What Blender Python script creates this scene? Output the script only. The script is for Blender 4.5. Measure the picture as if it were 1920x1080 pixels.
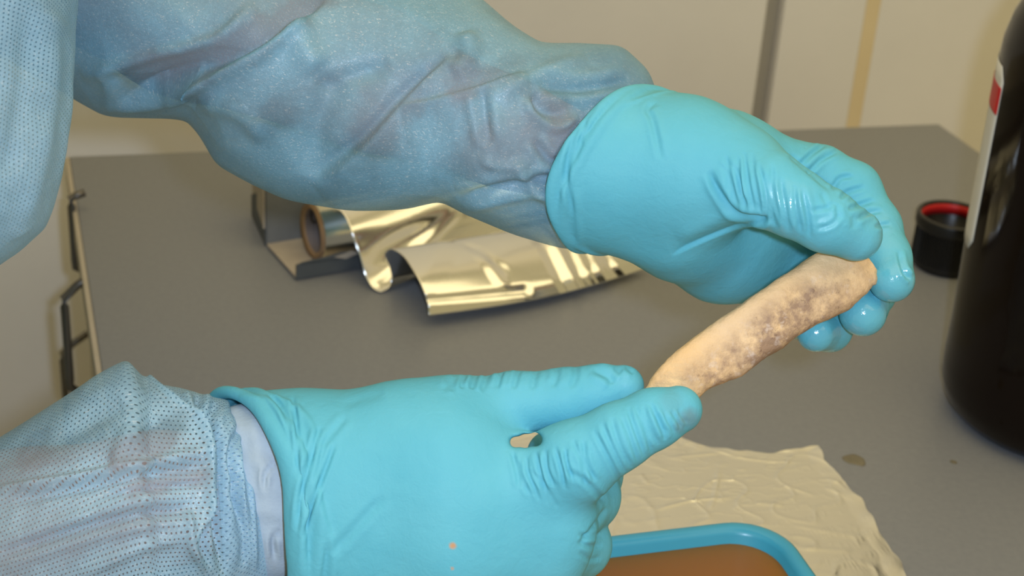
import bpy, math, random
import numpy as np

for o in list(bpy.data.objects):
    bpy.data.objects.remove(o)
scene = bpy.context.scene
COL = scene.collection
rng = np.random.RandomState(7)
random.seed(7)

# ------------------------------------------------------------------ camera
F = 3000.0                      # focal length in pixels of a 1920 wide frame
TABLE = 0.75                    # bench height
TH, RO = math.radians(27), math.radians(4)
C = np.array([0, 0, TABLE + 0.5])
FV = np.array([0, math.cos(TH), -math.sin(TH)])
_r0 = np.array([1.0, 0, 0]); _u0 = np.array([0, math.sin(TH), math.cos(TH)])
RV = math.cos(RO) * _r0 + math.sin(RO) * _u0
UV_ = math.cos(RO) * _u0 - math.sin(RO) * _r0

from mathutils import Matrix, Vector
cam_d = bpy.data.cameras.new('camera')
cam_d.sensor_width = 36; cam_d.lens = 36 * F / 1920
cam_d.clip_start = 0.01; cam_d.clip_end = 50
cam_d.dof.use_dof = True; cam_d.dof.focus_distance = 0.62; cam_d.dof.aperture_fstop = 16.0
cam = bpy.data.objects.new('camera', cam_d); COL.objects.link(cam)
M = Matrix.Identity(4)
for i in range(3):
    M[i][0] = RV[i]; M[i][1] = UV_[i]; M[i][2] = -FV[i]; M[i][3] = C[i]
cam.matrix_world = M
scene.camera = cam

# ------------------------------------------------------------------ light
scene.view_settings.view_transform = 'Standard'
scene.view_settings.look = 'None'
scene.view_settings.exposure = 0.08
scene.view_settings.gamma = 1.0
scene.view_settings.use_curve_mapping = False

w = bpy.data.worlds.new('room_glow'); scene.world = w; w.use_nodes = True
w.node_tree.nodes['Background'].inputs[0].default_value = (1.0, 0.83, 0.42, 1)
w.node_tree.nodes['Background'].inputs[1].default_value = 0.38

def area_light(name, loc, target, size, power, color):
    l = bpy.data.lights.new(name, 'AREA'); l.shape = 'DISK'; l.size = size
    l.energy = power; l.color = color
    o = bpy.data.objects.new(name, l); COL.objects.link(o)
    d = Vector(target) - Vector(loc)
    o.rotation_euler = d.to_track_quat('-Z', 'Y').to_euler(); o.location = loc
    return o
# the flash of the photographer's camera, up and to the right of its lens
area_light('camera_flash', C + 0.036 * RV + 0.016 * UV_, C + FV, 0.022, 3.15, (0.66, 0.79, 1.0))
# warm luminous ceiling of the room
lamp = area_light('ceiling_lamp', (0.35, 0.20, 2.6), (0.35, 0.20, 0), 3.0, 23, (1.0, 0.82, 0.46))
lamp.data.shape = 'RECTANGLE'; lamp.data.size_y = 2.2

# ------------------------------------------------------------------ helpers
def P(x, y, d):
    return C + d * (FV + (x - 960) / F * RV - (y - 540) / F * UV_)
def T(x, y, z=TABLE):
    v = P(x, y, 1) - C
    return C + v * (z - C[2]) / v[2]
def to_world(q):                       # camera metric coordinates -> world
    return C + q[:, 0:1] * RV + q[:, 1:2] * UV_ + q[:, 2:3] * FV
def K(x, y, d):
    return np.array([(x - 960) / F * d, (540 - y) / F * d, d])
def KA(a):
    a = np.asarray(a, float)
    return np.stack([(a[:, 0] - 960) / F * a[:, 2], (540 - a[:, 1]) / F * a[:, 2], a[:, 2]], 1)
def pix(q):
    return 960 + F * q[:, 0] / q[:, 2], 540 - F * q[:, 1] / q[:, 2]

def new_obj(name, me, mat=None, parent=None, smooth=True):
    o = bpy.data.objects.new(name, me); COL.objects.link(o)
    if mat: me.materials.append(mat)
    if smooth:
        me.polygons.foreach_set('use_smooth', np.ones(len(me.polygons), bool))
    if parent: o.parent = parent; o.matrix_parent_inverse = parent_inverse(parent)
    return o
def parent_inverse(p):
    return (Matrix.Translation(p.location) @ p.rotation_euler.to_matrix().to_4x4()).inverted()
def mesh(name, v, f, mat=None, parent=None, smooth=True):
    me = bpy.data.meshes.new(name)
    me.from_pydata([tuple(map(float, p)) for p in v], [], [tuple(map(int, q)) for q in f]); me.update()
    return new_obj(name, me, mat, parent, smooth)
def mesh_np(name, v, quads, mat=None, parent=None, uv=None, smooth=True):
    me = bpy.data.meshes.new(name)
    n = len(quads)
    me.vertices.add(len(v)); me.vertices.foreach_set('co', np.asarray(v, np.float32).ravel())
    me.loops.add(n * 4); me.loops.foreach_set('vertex_index', np.asarray(quads, np.int32).ravel())
    me.polygons.add(n); me.polygons.foreach_set('loop_start', np.arange(n, dtype=np.int32) * 4)
    me.update(calc_edges=True)
    if uv is not None:
        l = me.uv_layers.new(name='UVMap')
        l.data.foreach_set('uv', np.asarray(uv, np.float32)[np.asarray(quads).ravel()].ravel())
    me.validate()
    return new_obj(name, me, mat, parent, smooth)
def empty(name, loc, label, cat, group=None):
    o = bpy.data.objects.new(name, None); COL.objects.link(o); o.location = loc
    o.empty_display_size = 0.02
    return tag(o, label, cat, group)
def tag(o, label, cat=None, group=None, kind=None):
    if label: o['label'] = label
    if cat: o['category'] = cat
    if group: o['group'] = group
    if kind: o['kind'] = kind
    return o
def bevel(o, w_, seg=2):
    m = o.modifiers.new('bevel', 'BEVEL'); m.width = w_; m.segments = seg; m.limit_method = 'ANGLE'
    return o
def prism(name, pts, z0, z1, mat, parent=None, bev=0):
    """horizontal polygon pts (xy) extruded from z0 to z1"""
    n = len(pts)
    v = [(p[0], p[1], z0) for p in pts] + [(p[0], p[1], z1) for p in pts]
    f = [tuple(range(n))[::-1], tuple(range(n, 2 * n))] + [(i, (i + 1) % n, n + (i + 1) % n, n + i) for i in range(n)]
    a = sum(pts[i][0] * pts[(i + 1) % n][1] - pts[(i + 1) % n][0] * pts[i][1] for i in range(n))
    if a < 0: f = [q[::-1] for q in f]
    o = mesh(name, v, f, mat, parent, False)
    if bev: bevel(o, bev)
    return o
def slab(name, pts, th, mat, parent=None, bev=0):
    """polygon of 3d points with thickness th along its normal (both ways)"""
    pts = [np.asarray(p, float) for p in pts]
    n = len(pts); nr = np.zeros(3)
    for i in range(n): nr += np.cross(pts[i], pts[(i + 1) % n])
    nr /= np.linalg.norm(nr)
    v = [p - nr * th / 2 for p in pts] + [p + nr * th / 2 for p in pts]
    f = [tuple(range(n))[::-1], tuple(range(n, 2 * n))] + [(i, (i + 1) % n, n + (i + 1) % n, n + i) for i in range(n)]
    o = mesh(name, v, f, mat, parent, False)
    if bev: bevel(o, bev)
    return o
def lathe(name, prof, loc, mat, parent=None, n=64, a0=0.0, a1=None, axis=None):
    """surface of revolution of (r, z) profile around z through loc (or along a given axis)"""
    full = a1 is None
    m = n if full else n + 1
    an = np.linspace(a0, a0 + 2 * math.pi, n, endpoint=False) if full else np.linspace(a0, a1, m)
    loc = np.asarray(loc, float)
    if axis is None: ax, bx, cx = np.eye(3)[2], np.eye(3)[0], np.eye(3)[1]
    else:
        ax = np.asarray(axis, float); ax /= np.linalg.norm(ax)
        bx = np.cross([0, 0, 1.0], ax)
        bx = bx / np.linalg.norm(bx) if np.linalg.norm(bx) > 1e-5 else np.array([1.0, 0, 0])
        cx = np.cross(ax, bx)
    v = []
    for r, z in prof:
        for t in an: v.append(loc + ax * z + bx * r * math.cos(t) + cx * r * math.sin(t))
    f = []
    for i in range(len(prof) - 1):
        for j in range(m if full else m - 1):
            k = (j + 1) % m
            f.append((i * m + j, i * m + k, (i + 1) * m + k, (i + 1) * m + j))
    return mesh(name, v, f, mat, parent)
def tube(name, pts, r, mat, parent=None, n=10, closed=False):
    pts = np.asarray(pts, float); m = len(pts)
    v = []; f = []
    for i in range(m):
        a = pts[(i - 1) % m] if (closed or i > 0) else pts[i]
        b = pts[(i + 1) % m] if (closed or i < m - 1) else pts[i]
        t = b - a; t /= np.linalg.norm(t)
        ref = np.array([0, 0, 1.0]) if abs(t[2]) < 0.9 else np.array([1.0, 0, 0])
        s = np.cross(t, ref); s /= np.linalg.norm(s); q = np.cross(s, t)
        for j in range(n):
            an = 2 * math.pi * j / n
            v.append(pts[i] + r * (math.cos(an) * s + math.sin(an) * q))
    for i in range(m if closed else m - 1):
        for j in range(n):
            f.append((i * n + j, i * n + (j + 1) % n, ((i + 1) % m) * n + (j + 1) % n, ((i + 1) % m) * n + j))
    if not closed:
        f.append(tuple(range(n))[::-1]); f.append(tuple((m - 1) * n + j for j in range(n)))
    return mesh(name, v, f, mat, parent)

def fnoise(p, scale, seed=0, n=10, octaves=2):
    """cheap smooth noise: sum of random plane waves, about -1..1"""
    r = np.random.RandomState(seed); out = np.zeros(len(p)); amp = 1.0; tot = 0
    for o in range(octaves):
        for i in range(n):
            k = r.normal(size=3); k /= np.linalg.norm(k)
            out += amp * np.sin((p @ k) * 2 * math.pi / scale * r.uniform(.6, 1.4) + r.uniform(0, 6.28))
        tot += amp * math.sqrt(n / 2); scale *= .5; amp *= .5
    return out / tot / 1.6
def vnormals(v, q):
    a = v[q[:, 2]] - v[q[:, 0]]; b = v[q[:, 3]] - v[q[:, 1]]
    fn = np.cross(a, b); n = np.zeros_like(v)
    for i in range(4):
        for c in range(3):
            n[:, c] += np.bincount(q[:, i], fn[:, c], len(v))
    return n / (np.linalg.norm(n, axis=1, keepdims=True) + 1e-12)
def laplace(v, q, it, lam=.5):
    e = np.concatenate([q[:, [0, 1]], q[:, [1, 2]], q[:, [2, 3]], q[:, [3, 0]]])
    deg = np.bincount(e[:, 0], minlength=len(v)) + np.bincount(e[:, 1], minlength=len(v))
    for _ in range(it):
        s = np.zeros_like(v)
        for c in range(3):
            s[:, c] = np.bincount(e[:, 0], v[e[:, 1], c], len(v)) + np.bincount(e[:, 1], v[e[:, 0], c], len(v))
        v = v + lam * (s / np.maximum(deg, 1)[:, None] - v)
    return v
def smooth_line(pts, n=24):
    """Catmull-Rom through rows of numbers"""
    p = np.asarray(pts, float)
    if len(p) == 2:
        t = np.linspace(0, 1, n)[:, None]; return p[0] * (1 - t) + p[1] * t
    q = np.vstack([2 * p[0] - p[1], p, 2 * p[-1] - p[-2]]); out = []
    s = len(p) - 1
    for u in np.linspace(0, s - 1e-9, n):
        i = int(u); t = u - i; a, b, c, d = q[i:i + 4]
        out.append(.5 * (2 * b + (c - a) * t + (2 * a - 5 * b + 4 * c - d) * t * t + (3 * b - a - 3 * c + d) * t ** 3))
    return np.array(out)
def line_dist(x, y, pl):
    """distance to a polyline in the drawing plane, signed side, and 0..1 place along it"""
    best = np.full(len(x), 1e9); side = np.zeros(len(x)); along = np.zeros(len(x)); m = len(pl) - 1
    for i in range(m):
        ax, ay = pl[i, :2]; bx, by = pl[i + 1, :2]; dx, dy = bx - ax, by - ay
        L = dx * dx + dy * dy + 1e-9
        t = np.clip(((x - ax) * dx + (y - ay) * dy) / L, 0, 1)
        ex, ey = x - ax - t * dx, y - ay - t * dy; d = np.hypot(ex, ey)
        k = d < best
        best[k] = d[k]; side[k] = np.sign(dx * ey - dy * ex)[k]; along[k] = ((i + t) / m)[k]
    return best, side, along
def wrinkle(q, nrm, folds, back=False):
    """press creases (negative mm) and raise ridges (positive mm) along curves that run over the
    side of the surface turned to the viewer; fold = (curve, width, mm, kind[, dmin, dmax])"""
    x, y = pix(q)
    front = -(q * nrm).sum(1) / np.linalg.norm(q, axis=1)
    fm = np.clip((front + .05) / .3, 0, 1)
    disp = np.zeros(len(q))
    for fo in folds:
        pts, wd, mm, kind = fo[:4]
        pl = smooth_line(pts, 8 * len(pts) if len(pts) > 2 else 4)
        lo, hi = pl[:, :2].min(0) - 4 * wd, pl[:, :2].max(0) + 4 * wd
        sel = (x > lo[0]) & (x < hi[0]) & (y > lo[1]) & (y < hi[1]) & (fm > 0)
        if len(fo) > 4: sel &= (q[:, 2] > fo[4]) & (q[:, 2] < fo[5])
        ii = np.nonzero(sel)[0]
        if not len(ii): continue
        d, s, al = line_dist(x[ii], y[ii], pl)
        ends = np.clip(np.minimum(al, 1 - al) / .18, 0, 1) ** .7
        if kind == 'g': pr = np.exp(-(d / wd) ** 2)
        elif kind == 'c':                                   # crease with swollen lips
            pr = np.exp(-(d / wd) ** 2) - .55 * np.exp(-((d - 2.1 * wd) / (1.1 * wd)) ** 2)
        elif kind == 'L': pr = np.where(s < 0, np.exp(-(d / wd)), np.exp(-(d / (wd * .12)) ** 2))
        elif kind == 'R': pr = np.where(s > 0, np.exp(-(d / wd)), np.exp(-(d / (wd * .12)) ** 2))
        disp[ii] += pr * mm * .001 * ends * fm[ii]
    return q + nrm * disp[:, None]

# ------------------------------------------------------------------ solid bodies from round strokes
def strokes(chain):
    a = np.asarray(chain, float); k = KA(a[:, :3]); r = a[:, 3] * a[:, 2] / F
    return [(k[i], k[i + 1], r[i], r[i + 1]) for i in range(len(a) - 1)]
def smin(a, b, k):
    h = np.clip(.5 + .5 * (b - a) / k, 0, 1)
    return b * (1 - h) + a * h - k * h * (1 - h)
class Field:
    def __init__(s, lo, hi, vox):
        s.lo = np.asarray(lo, float); s.vox = vox
        s.n = np.ceil((np.asarray(hi) - s.lo) / vox).astype(int) + 1
        s.ax = [s.lo[i] + vox * np.arange(s.n[i]) for i in range(3)]
    def blank(s): return np.full(s.n, .05, np.float32)
    def add(s, D, seg, k):
        a, b, ra, rb = seg; m = max(ra, rb) + .012 + k
        lo = np.minimum(a, b) - m; hi = np.maximum(a, b) + m
        i0 = np.clip(((lo - s.lo) / s.vox).astype(int), 0, s.n); i1 = np.clip(((hi - s.lo) / s.vox).astype(int) + 2, 0, s.n)
        if (i1 <= i0).any(): return
        X = s.ax[0][i0[0]:i1[0], None, None]; Y = s.ax[1][None, i0[1]:i1[1], None]; Z = s.ax[2][None, None, i0[2]:i1[2]]
        ba = b - a; L = ba @ ba + 1e-12
        t = np.clip(((X - a[0]) * ba[0] + (Y - a[1]) * ba[1] + (Z - a[2]) * ba[2]) / L, 0, 1).astype(np.float32)
        d = np.sqrt((X - a[0] - t * ba[0]) ** 2 + (Y - a[1] - t * ba[1]) ** 2 + (Z - a[2] - t * ba[2]) ** 2).astype(np.float32) - (ra + t * (rb - ra)).astype(np.float32)
        sl = tuple(slice(i0[i], i1[i]) for i in range(3))
        D[sl] = smin(D[sl], d, k) if k > 0 else np.minimum(D[sl], d)
    def plane(s, p0, p1, p2, inside):
        n = np.cross(p1 - p0, p2 - p0); n /= np.linalg.norm(n)
        if (inside - p0) @ n < 0: n = -n
        return ((s.ax[0][:, None, None] - p0[0]) * n[0] + (s.ax[1][None, :, None] - p0[1]) * n[1] + (s.ax[2][None, None, :] - p0[2]) * n[2]).astype(np.float32)
    def surface(s, D):
        I = D < 0
        nx, ny, nz = s.n
        c = np.zeros((nx - 1, ny - 1, nz - 1), np.uint8)
        for i in (0, 1):
            for j in (0, 1):
                for k in (0, 1):
                    c += I[i:nx - 1 + i, j:ny - 1 + j, k:nz - 1 + k]
        act = (c > 0) & (c < 8)
        idx = np.full(act.shape, -1, np.int32); cells = np.argwhere(act)
        idx[act] = np.arange(len(cells))
        acc = np.zeros((len(cells), 3)); cnt = np.zeros(len(cells))
        cor = [(i, j, k) for i in (0, 1) for j in (0, 1) for k in (0, 1)]
        val = {o: D[cells[:, 0] + o[0], cells[:, 1] + o[1], cells[:, 2] + o[2]] for o in cor}
        for a in cor:
            for ax in range(3):
                if a[ax]: continue
                b = list(a); b[ax] = 1; b = tuple(b)
                va, vb = val[a], val[b]; m = (va < 0) != (vb < 0)
                t = va[m] / (va[m] - vb[m])
                p = np.tile(np.array(a, float), (m.sum(), 1)); p[:, ax] += t
                acc[m] += p; cnt[m] += 1
        v = s.lo + s.vox * (cells + acc / cnt[:, None])
        Q = []
        for ax in range(3):
            A = [slice(None)] * 3; B = [slice(None)] * 3
            A[ax] = slice(0, -1); B[ax] = slice(1, None)
            ch = I[tuple(A)] != I[tuple(B)]
            e = np.argwhere(ch); u_, w_ = (ax + 1) % 3, (ax + 2) % 3
            ok = (e[:, u_] > 0) & (e[:, w_] > 0) & (e[:, u_] < s.n[u_] - 1) & (e[:, w_] < s.n[w_] - 1)
            e = e[ok]
            def cell(du, dw):
                g = e.copy(); g[:, u_] -= du; g[:, w_] -= dw
                return idx[g[:, 0], g[:, 1], g[:, 2]]
            quad = np.stack([cell(1, 1), cell(0, 1), cell(0, 0), cell(1, 0)], 1)
            flip = ~I[e[:, 0], e[:, 1], e[:, 2]]
            quad[flip] = quad[flip][:, ::-1]
            Q.append(quad)
        return v, np.concatenate(Q)

# ------------------------------------------------------------------ materials
def material(name, color=(.8, .8, .8), rough=.5, metal=0.0, spec=.5, **kw):
    m = bpy.data.materials.new(name); m.use_nodes = True
    b = m.node_tree.nodes['Principled BSDF']
    b.inputs['Base Color'].default_value = (*color, 1); b.inputs['Roughness'].default_value = rough
    b.inputs['Metallic'].default_value = metal; b.inputs['Specular IOR Level'].default_value = spec
    for k, v in kw.items(): b.inputs[k].default_value = v
    return m
class NT:
    def __init__(s, m): s.t = m.node_tree; s.n = s.t.nodes; s.b = s.n.get('Principled BSDF')
    def add(s, typ, **kw):
        n = s.n.new(typ)
        for k, v in kw.items():
            if k.startswith('i_'): n.inputs[int(k[2:]) if k[2:].isdigit() else k[2:]].default_value = v
            else: setattr(n, k, v)
        return n
    def link(s, a, b): s.t.links.new(a, b)
    def math(s, op, a, b=None, c=None):
        n = s.add('ShaderNodeMath', operation=op)
        for i, q in enumerate((a, b, c)):
            if q is None: continue
            if isinstance(q, (int, float)): n.inputs[i].default_value = q
            else: s.link(q, n.inputs[i])
        return n.outputs[0]
    def noise(s, scale, detail=2, rough=.5, vec=None, dist=0):
        n = s.add('ShaderNodeTexNoise'); n.inputs['Scale'].default_value = scale
        n.inputs['Detail'].default_value = detail; n.inputs['Roughness'].default_value = rough
        n.inputs['Distortion'].default_value = dist
        if vec is not None: s.link(vec, n.inputs['Vector'])
        return n.outputs[0]
    def ramp(s, fac, stops):
        n = s.add('ShaderNodeValToRGB'); r = n.color_ramp
        while len(r.elements) < len(stops): r.elements.new(.5)
        for e, (p, c) in zip(r.elements, stops): e.position = p; e.color = (*c, 1) if len(c) == 3 else c
        s.link(fac, n.inputs[0]); return n.outputs[0]
    def mix(s, fac, a, b):
        n = s.add('ShaderNodeMix', data_type='RGBA')
        for i, q in ((0, fac), (6, a), (7, b)):
            if isinstance(q, (int, float)): n.inputs[i].default_value = q
            elif isinstance(q, tuple): n.inputs[i].default_value = (*q, 1)
            else: s.link(q, n.inputs[i])
        return n.outputs[2]
    def bump(s, h, dist, strength=1.0):
        n = s.add('ShaderNodeBump'); n.inputs['Distance'].default_value = dist; n.inputs['Strength'].default_value = strength
        s.link(h, n.inputs['Height']); return n.outputs[0]
    def obj(s): return s.add('ShaderNodeTexCoord').outputs['Object']
    def mapped(s, vec, scale=(1, 1, 1), rot=(0, 0, 0)):
        n = s.add('ShaderNodeMapping'); n.inputs['Scale'].default_value = scale; n.inputs['Rotation'].default_value = rot
        s.link(vec, n.inputs['Vector']); return n.outputs[0]

def mat_glove():
    m = material('turquoise_nitrile', (.12, .49, .61), .6, spec=.28); t = NT(m)
    o = t.obj(); n1 = t.noise(35, 3, .6, o); n2 = t.noise(900, 2, .6, o); n3 = t.noise(170, 3, .55, o, .6)
    c = t.ramp(n1, [(.3, (.112, .445, .575)), (.7, (.130, .475, .60))])
    wet = t.add('ShaderNodeAttribute', attribute_name='wet').outputs['Fac']
    dirt = t.add('ShaderNodeAttribute', attribute_name='dirt').outputs['Fac']
    spot = t.add('ShaderNodeAttribute', attribute_name='spot').outputs['Fac']
    c = t.mix(t.math('MULTIPLY', dirt, .6), c, (.16, .20, .20))
    c = t.mix(spot, c, (.62, .30, .12))
    t.link(c, t.b.inputs['Base Color'])
    h = t.math('ADD', t.math('MULTIPLY', n2, .25), n3)
    t.link(t.bump(h, .0006, .5), t.b.inputs['Normal'])
    t.link(t.math('MULTIPLY_ADD', wet, -.48, .62), t.b.inputs['Roughness'])
    t.link(t.math('MULTIPLY_ADD', wet, .5, .25), t.b.inputs['Specular IOR Level'])
    t.b.inputs['Subsurface Weight'].default_value = .12
    t.b.inputs['Subsurface Radius'].default_value = (.002, .004, .005); t.b.inputs['Subsurface Scale'].default_value = .5
    return m
def mat_gown(name, base, holes, trans):
    """thin non-woven fabric: fibres, a punched dot lattice, partly see-through"""
    m = material(name, base, .5, spec=.5); t = NT(m)
    uv = t.add('ShaderNodeTexCoord').outputs['UV']; o = t.obj()
    fib = t.noise(1.0, 3, .6, t.mapped(uv, (240, 620, 1), (0, 0, .35)), 2.5)
    fib2 = t.noise(420, 3, .6, o, 2.0)
    cloud = t.noise(15, 4, .62, o, .8)
    f = t.math('MULTIPLY_ADD', fib2, .5, t.math('MULTIPLY', fib, .5))
    col = t.ramp(f, [(.30, tuple(c * .86 for c in base)), (.55, base), (.72, tuple(min(1, c * 1.22 + .04) for c in base))])
    glint = t.ramp(t.noise(1.0, 2, .5, t.mapped(uv, (700, 1700, 1), (0, 0, .8)), 1.5), [(.61, (0, 0, 0)), (.67, (1, 1, 1))])
    col = t.mix(t.math('MULTIPLY', glint, .55), col, (.92, .97, 1.0))  # sparkle of the fibres painted as white specks in the base colour
    t.link(col, t.b.inputs['Base Color'])
    sep = t.add('ShaderNodeSeparateXYZ'); t.link(uv, sep.inputs[0])
    pitch = .0017
    a = t.math('MULTIPLY', sep.outputs[0], 1 / pitch); b = t.math('MULTIPLY', sep.outputs[1], 1 / pitch)
    row = t.math('FLOOR', b); sh = t.math('MULTIPLY', t.math('MODULO', row, 2.0), .5)
    fx = t.math('SUBTRACT', t.math('FRACT', t.math('ADD', a, sh)), .5); fy = t.math('SUBTRACT', t.math('FRACT', b), .5)
    r2 = t.math('ADD', t.math('MULTIPLY', fx, fx), t.math('MULTIPLY', fy, fy))
    hole = t.math('MULTIPLY', t.math('LESS_THAN', r2, .036), holes)
    spark = t.noise(1600, 1, .5, o)
    rg = t.math('MULTIPLY_ADD', spark, -.9, .85); t.link(rg, t.b.inputs['Roughness'])
    h = t.math('SUBTRACT', t.math('ADD', f, t.math('MULTIPLY', spark, .6)), t.math('MULTIPLY', hole, 1.2))
    t.link(t.bump(h, .0004, .55), t.b.inputs['Normal'])
    cling = t.add('ShaderNodeAttribute', attribute_name='cling').outputs['Fac']     # where the wet cloth sticks to the arm
    tl = t.add('ShaderNodeBsdfTranslucent'); tl.inputs[0].default_value = (*[min(1, c * 1.1) for c in base], 1)
    tr = t.add('ShaderNodeBsdfTransparent'); tr.inputs[0].default_value = (.80, .92, 1, 1)
    m1 = t.add('ShaderNodeMixShader'); m1.inputs[0].default_value = .22
    t.link(t.b.outputs[0], m1.inputs[1]); t.link(tl.outputs[0], m1.inputs[2])
    m2 = t.add('ShaderNodeMixShader')
    fac = t.math('MAXIMUM', t.math('MULTIPLY', hole, .95), t.math('MINIMUM', t.math('MAXIMUM', t.math('ADD', t.math('MULTIPLY_ADD', cloud, 1.0, trans - .5), t.math('MULTIPLY', cling, .42)), .12), .62)); t.link(fac, m2.inputs[0])
    t.link(m1.outputs[0], m2.inputs[1]); t.link(tr.outputs[0], m2.inputs[2])
    t.link(m2.outputs[0], t.n['Material Output'].inputs[0])
    return m
def mat_foil(name, rough=.16, bump=.0006, scale=55):
    m = material(name, (.91, .90, .86), rough, 1.0); t = NT(m); o = t.obj()
    n = t.noise(scale, 3, .5, o, .5); n2 = t.noise(scale * 5, 2, .5, o)
    t.link(t.bump(t.math('MULTIPLY_ADD', n2, .15, n), bump, .6), t.b.inputs['Normal'])
    return m
def mat_bone():
    m = material('old_bone', (.62, .44, .26), .55, spec=.3); t = NT(m); o = t.obj()
    at = t.add('ShaderNodeAttribute', attribute_name='stain').outputs['Fac']
    n = t.noise(120, 6, .68, o); n2 = t.noise(380, 4, .7, o); n3 = t.noise(28, 2, .5, o)
    base = t.ramp(n3, [(.3, (.84, .53, .24)), (.7, (.78, .55, .33))])
    s = t.math('MULTIPLY', at, t.math('MULTIPLY_ADD', n, 3.6, -1.2))
    s = t.math('MINIMUM', t.math('MAXIMUM', s, 0.0), .85)
    c = t.mix(s, base, (.27, .165, .115))
    sp = t.ramp(n2, [(.60, (0, 0, 0)), (.70, (1, 1, 1))])
    c = t.mix(t.math('MULTIPLY', t.math('MULTIPLY', sp, at), .6), c, (.16, .09, .06))
    lt = t.ramp(t.noise(220, 3, .6, t.mapped(o, (1, 1, 1), (.4, .2, 0))), [(.58, (0, 0, 0)), (.72, (1, 1, 1))])
    c = t.mix(t.math('MULTIPLY', t.math('MULTIPLY', lt, at), .5), c, (.78, .66, .60))
    t.link(c, t.b.inputs['Base Color'])
    t.link(t.bump(t.math('ADD', n2, n), .0009, .6), t.b.inputs['Normal'])
    return m
def mat_mottled(name, a, b, scale, rough=.5, bump=0, spec=.4, bscale=None):
    m = material(name, a, rough, spec=spec); t = NT(m); o = t.obj(); n = t.noise(scale, 4, .6, o)
    t.link(t.ramp(n, [(.35, a), (.65, b)]), t.b.inputs['Base Color'])
    if bump: t.link(t.bump(t.noise(bscale or scale * 4, 3, .6, o), bump, .5), t.b.inputs['Normal'])
    return m

M_GLOVE = mat_glove()
M_GOWN = mat_gown('blue_nonwoven', (.26, .50, .665), .12, .33)
M_GOWN_DOT = mat_gown('blue_punched_nonwoven', (.40, .64, .82), 1.0, .34)
M_CUFF = mat_mottled('pale_knit', (.38, .47, .57), (.43, .52, .62), 60, .7, .0004, .2, 700)
M_SKIN = mat_mottled('skin', (.52, .28, .23), (.58, .32, .26), 30, .55, .0003)
M_FOIL = mat_foil('aluminium_foil', .16, .0001, 40)
M_FOIL2 = mat_foil('crumpled_foil', .34, .0003, 45)
M_CARD_DARK = mat_mottled('dark_card', (.075, .085, .095), (.095, .105, .115), 40, .5)
M_CARD_GREY = mat_mottled('grey_card', (.17, .18, .19), (.20, .21, .22), 40, .6)
M_CARD = mat_mottled('plain_card', (.42, .36, .30), (.47, .41, .34), 90, .75)
M_CORE = mat_mottled('core_card', (.36, .22, .12), (.42, .27, .15), 90, .75)
M_BONE = mat_bone()
M_TABLE = mat_mottled('grey_laminate', (.215, .221, .240), (.235, .241, .258), 260, .42, .0001, .4, 900)
M_EDGE = mat_mottled('beige_edging', (.45, .40, .32), (.49, .43, .35), 40, .5)
M_SIDE = mat_mottled('bench_panel', (.42, .36, .26), (.46, .40, .29), 25, .55)
M_HANDLE = material('handle_metal', (.16, .15, .14), .38, .7)
M_WALL = mat_mottled('cream_panel', (.83, .81, .79), (.86, .84, .82), 8, .55, .0003, .3, 120)
M_GAP = mat_mottled('grey_gap', (.36, .34, .30), (.40, .375, .33), 12, .6)
M_STRIP = mat_mottled('tan_strip', (.80, .66, .42), (.84, .70, .45), 12, .55)
M_FLOOR = mat_mottled('linoleum', (.40, .37, .33), (.45, .42, .37), 30, .4)
M_TRAY = mat_mottled('blue_plastic', (.05, .36, .55), (.06, .385, .575), 20, .28)
M_BOTTLE = material('amber_glass', (.006, .003, .002), .09, spec=.22)
M_BLACK = mat_mottled('black_plastic', (.008, .008, .008), (.014, .013, .013), 60, .35)
M_RED = mat_mottled('red_liner', (.50, .012, .015), (.56, .02, .02), 60, .45)
M_PAPER = mat_mottled('label_paper', (.66, .65, .60), (.70, .69, .64), 60, .6)
M_STAIN = mat_mottled('dried_drop', (.15, .13, .085), (.20, .175, .12), 120, .35)
def mat_liquid():
    m = material('amber_liquid', (.80, .31, .004), .06, spec=.12); t = NT(m)
    tr = t.add('ShaderNodeBsdfTransparent'); tr.inputs[0].default_value = (.95, .55, .04, 1)
    mx = t.add('ShaderNodeMixShader'); mx.inputs[0].default_value = .22
    t.link(t.b.outputs[0], mx.inputs[1]); t.link(tr.outputs[0], mx.inputs[2])
    t.link(mx.outputs[0], t.n['Material Output'].inputs[0]); return m
M_LIQUID = mat_liquid()

# ------------------------------------------------------------------ the room
A, B, N_ = T(130, 293), T(1760, 232), T(190, 690)
EX = (B - A) / np.linalg.norm(B - A); EY = np.array([-EX[1], EX[0], 0])
YAW = math.atan2(EX[1], EX[0])
def L(a, b, z):                      # bench coordinates: along the back edge, away from the viewer, height
    p = A + EX * a + EY * b; return np.array([p[0], p[1], z])
WALLB = 0.17
def wall_hit(x, y, off=WALLB):
    v = P(x, y, 1) - C; p0 = L(0, off, 0)
    s = ((p0 - C) @ EY) / (v @ EY); p = C + v * s
    return (p - A) @ EX, p[2]
def lbox(name, a0, a1, b0, b1, z0, z1, mat, parent=None, bev=0):
    return prism(name, [L(a0, b0, 0), L(a1, b0, 0), L(a1, b1, 0), L(a0, b1, 0)], z0, z1, mat, parent, bev)
fl = lbox('floor', -2.2, 2.6, -2.6, WALLB + .1, -.03, 0, M_FLOOR); tag(fl, None, kind='structure')
g0, _ = wall_hit(1441, 110); s0, _ = wall_hit(1621, 110)
gw, sw = .0185, .0150
wl = lbox('wall_back', -2.2, 2.6, WALLB + .012, WALLB + .1, 0, 2.6, M_GAP); tag(wl, None, kind='structure')
lbox('wall_panel', -2.2, g0 - gw / 2, WALLB, WALLB + .012, 0, 2.6, M_WALL, wl, .001)
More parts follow.
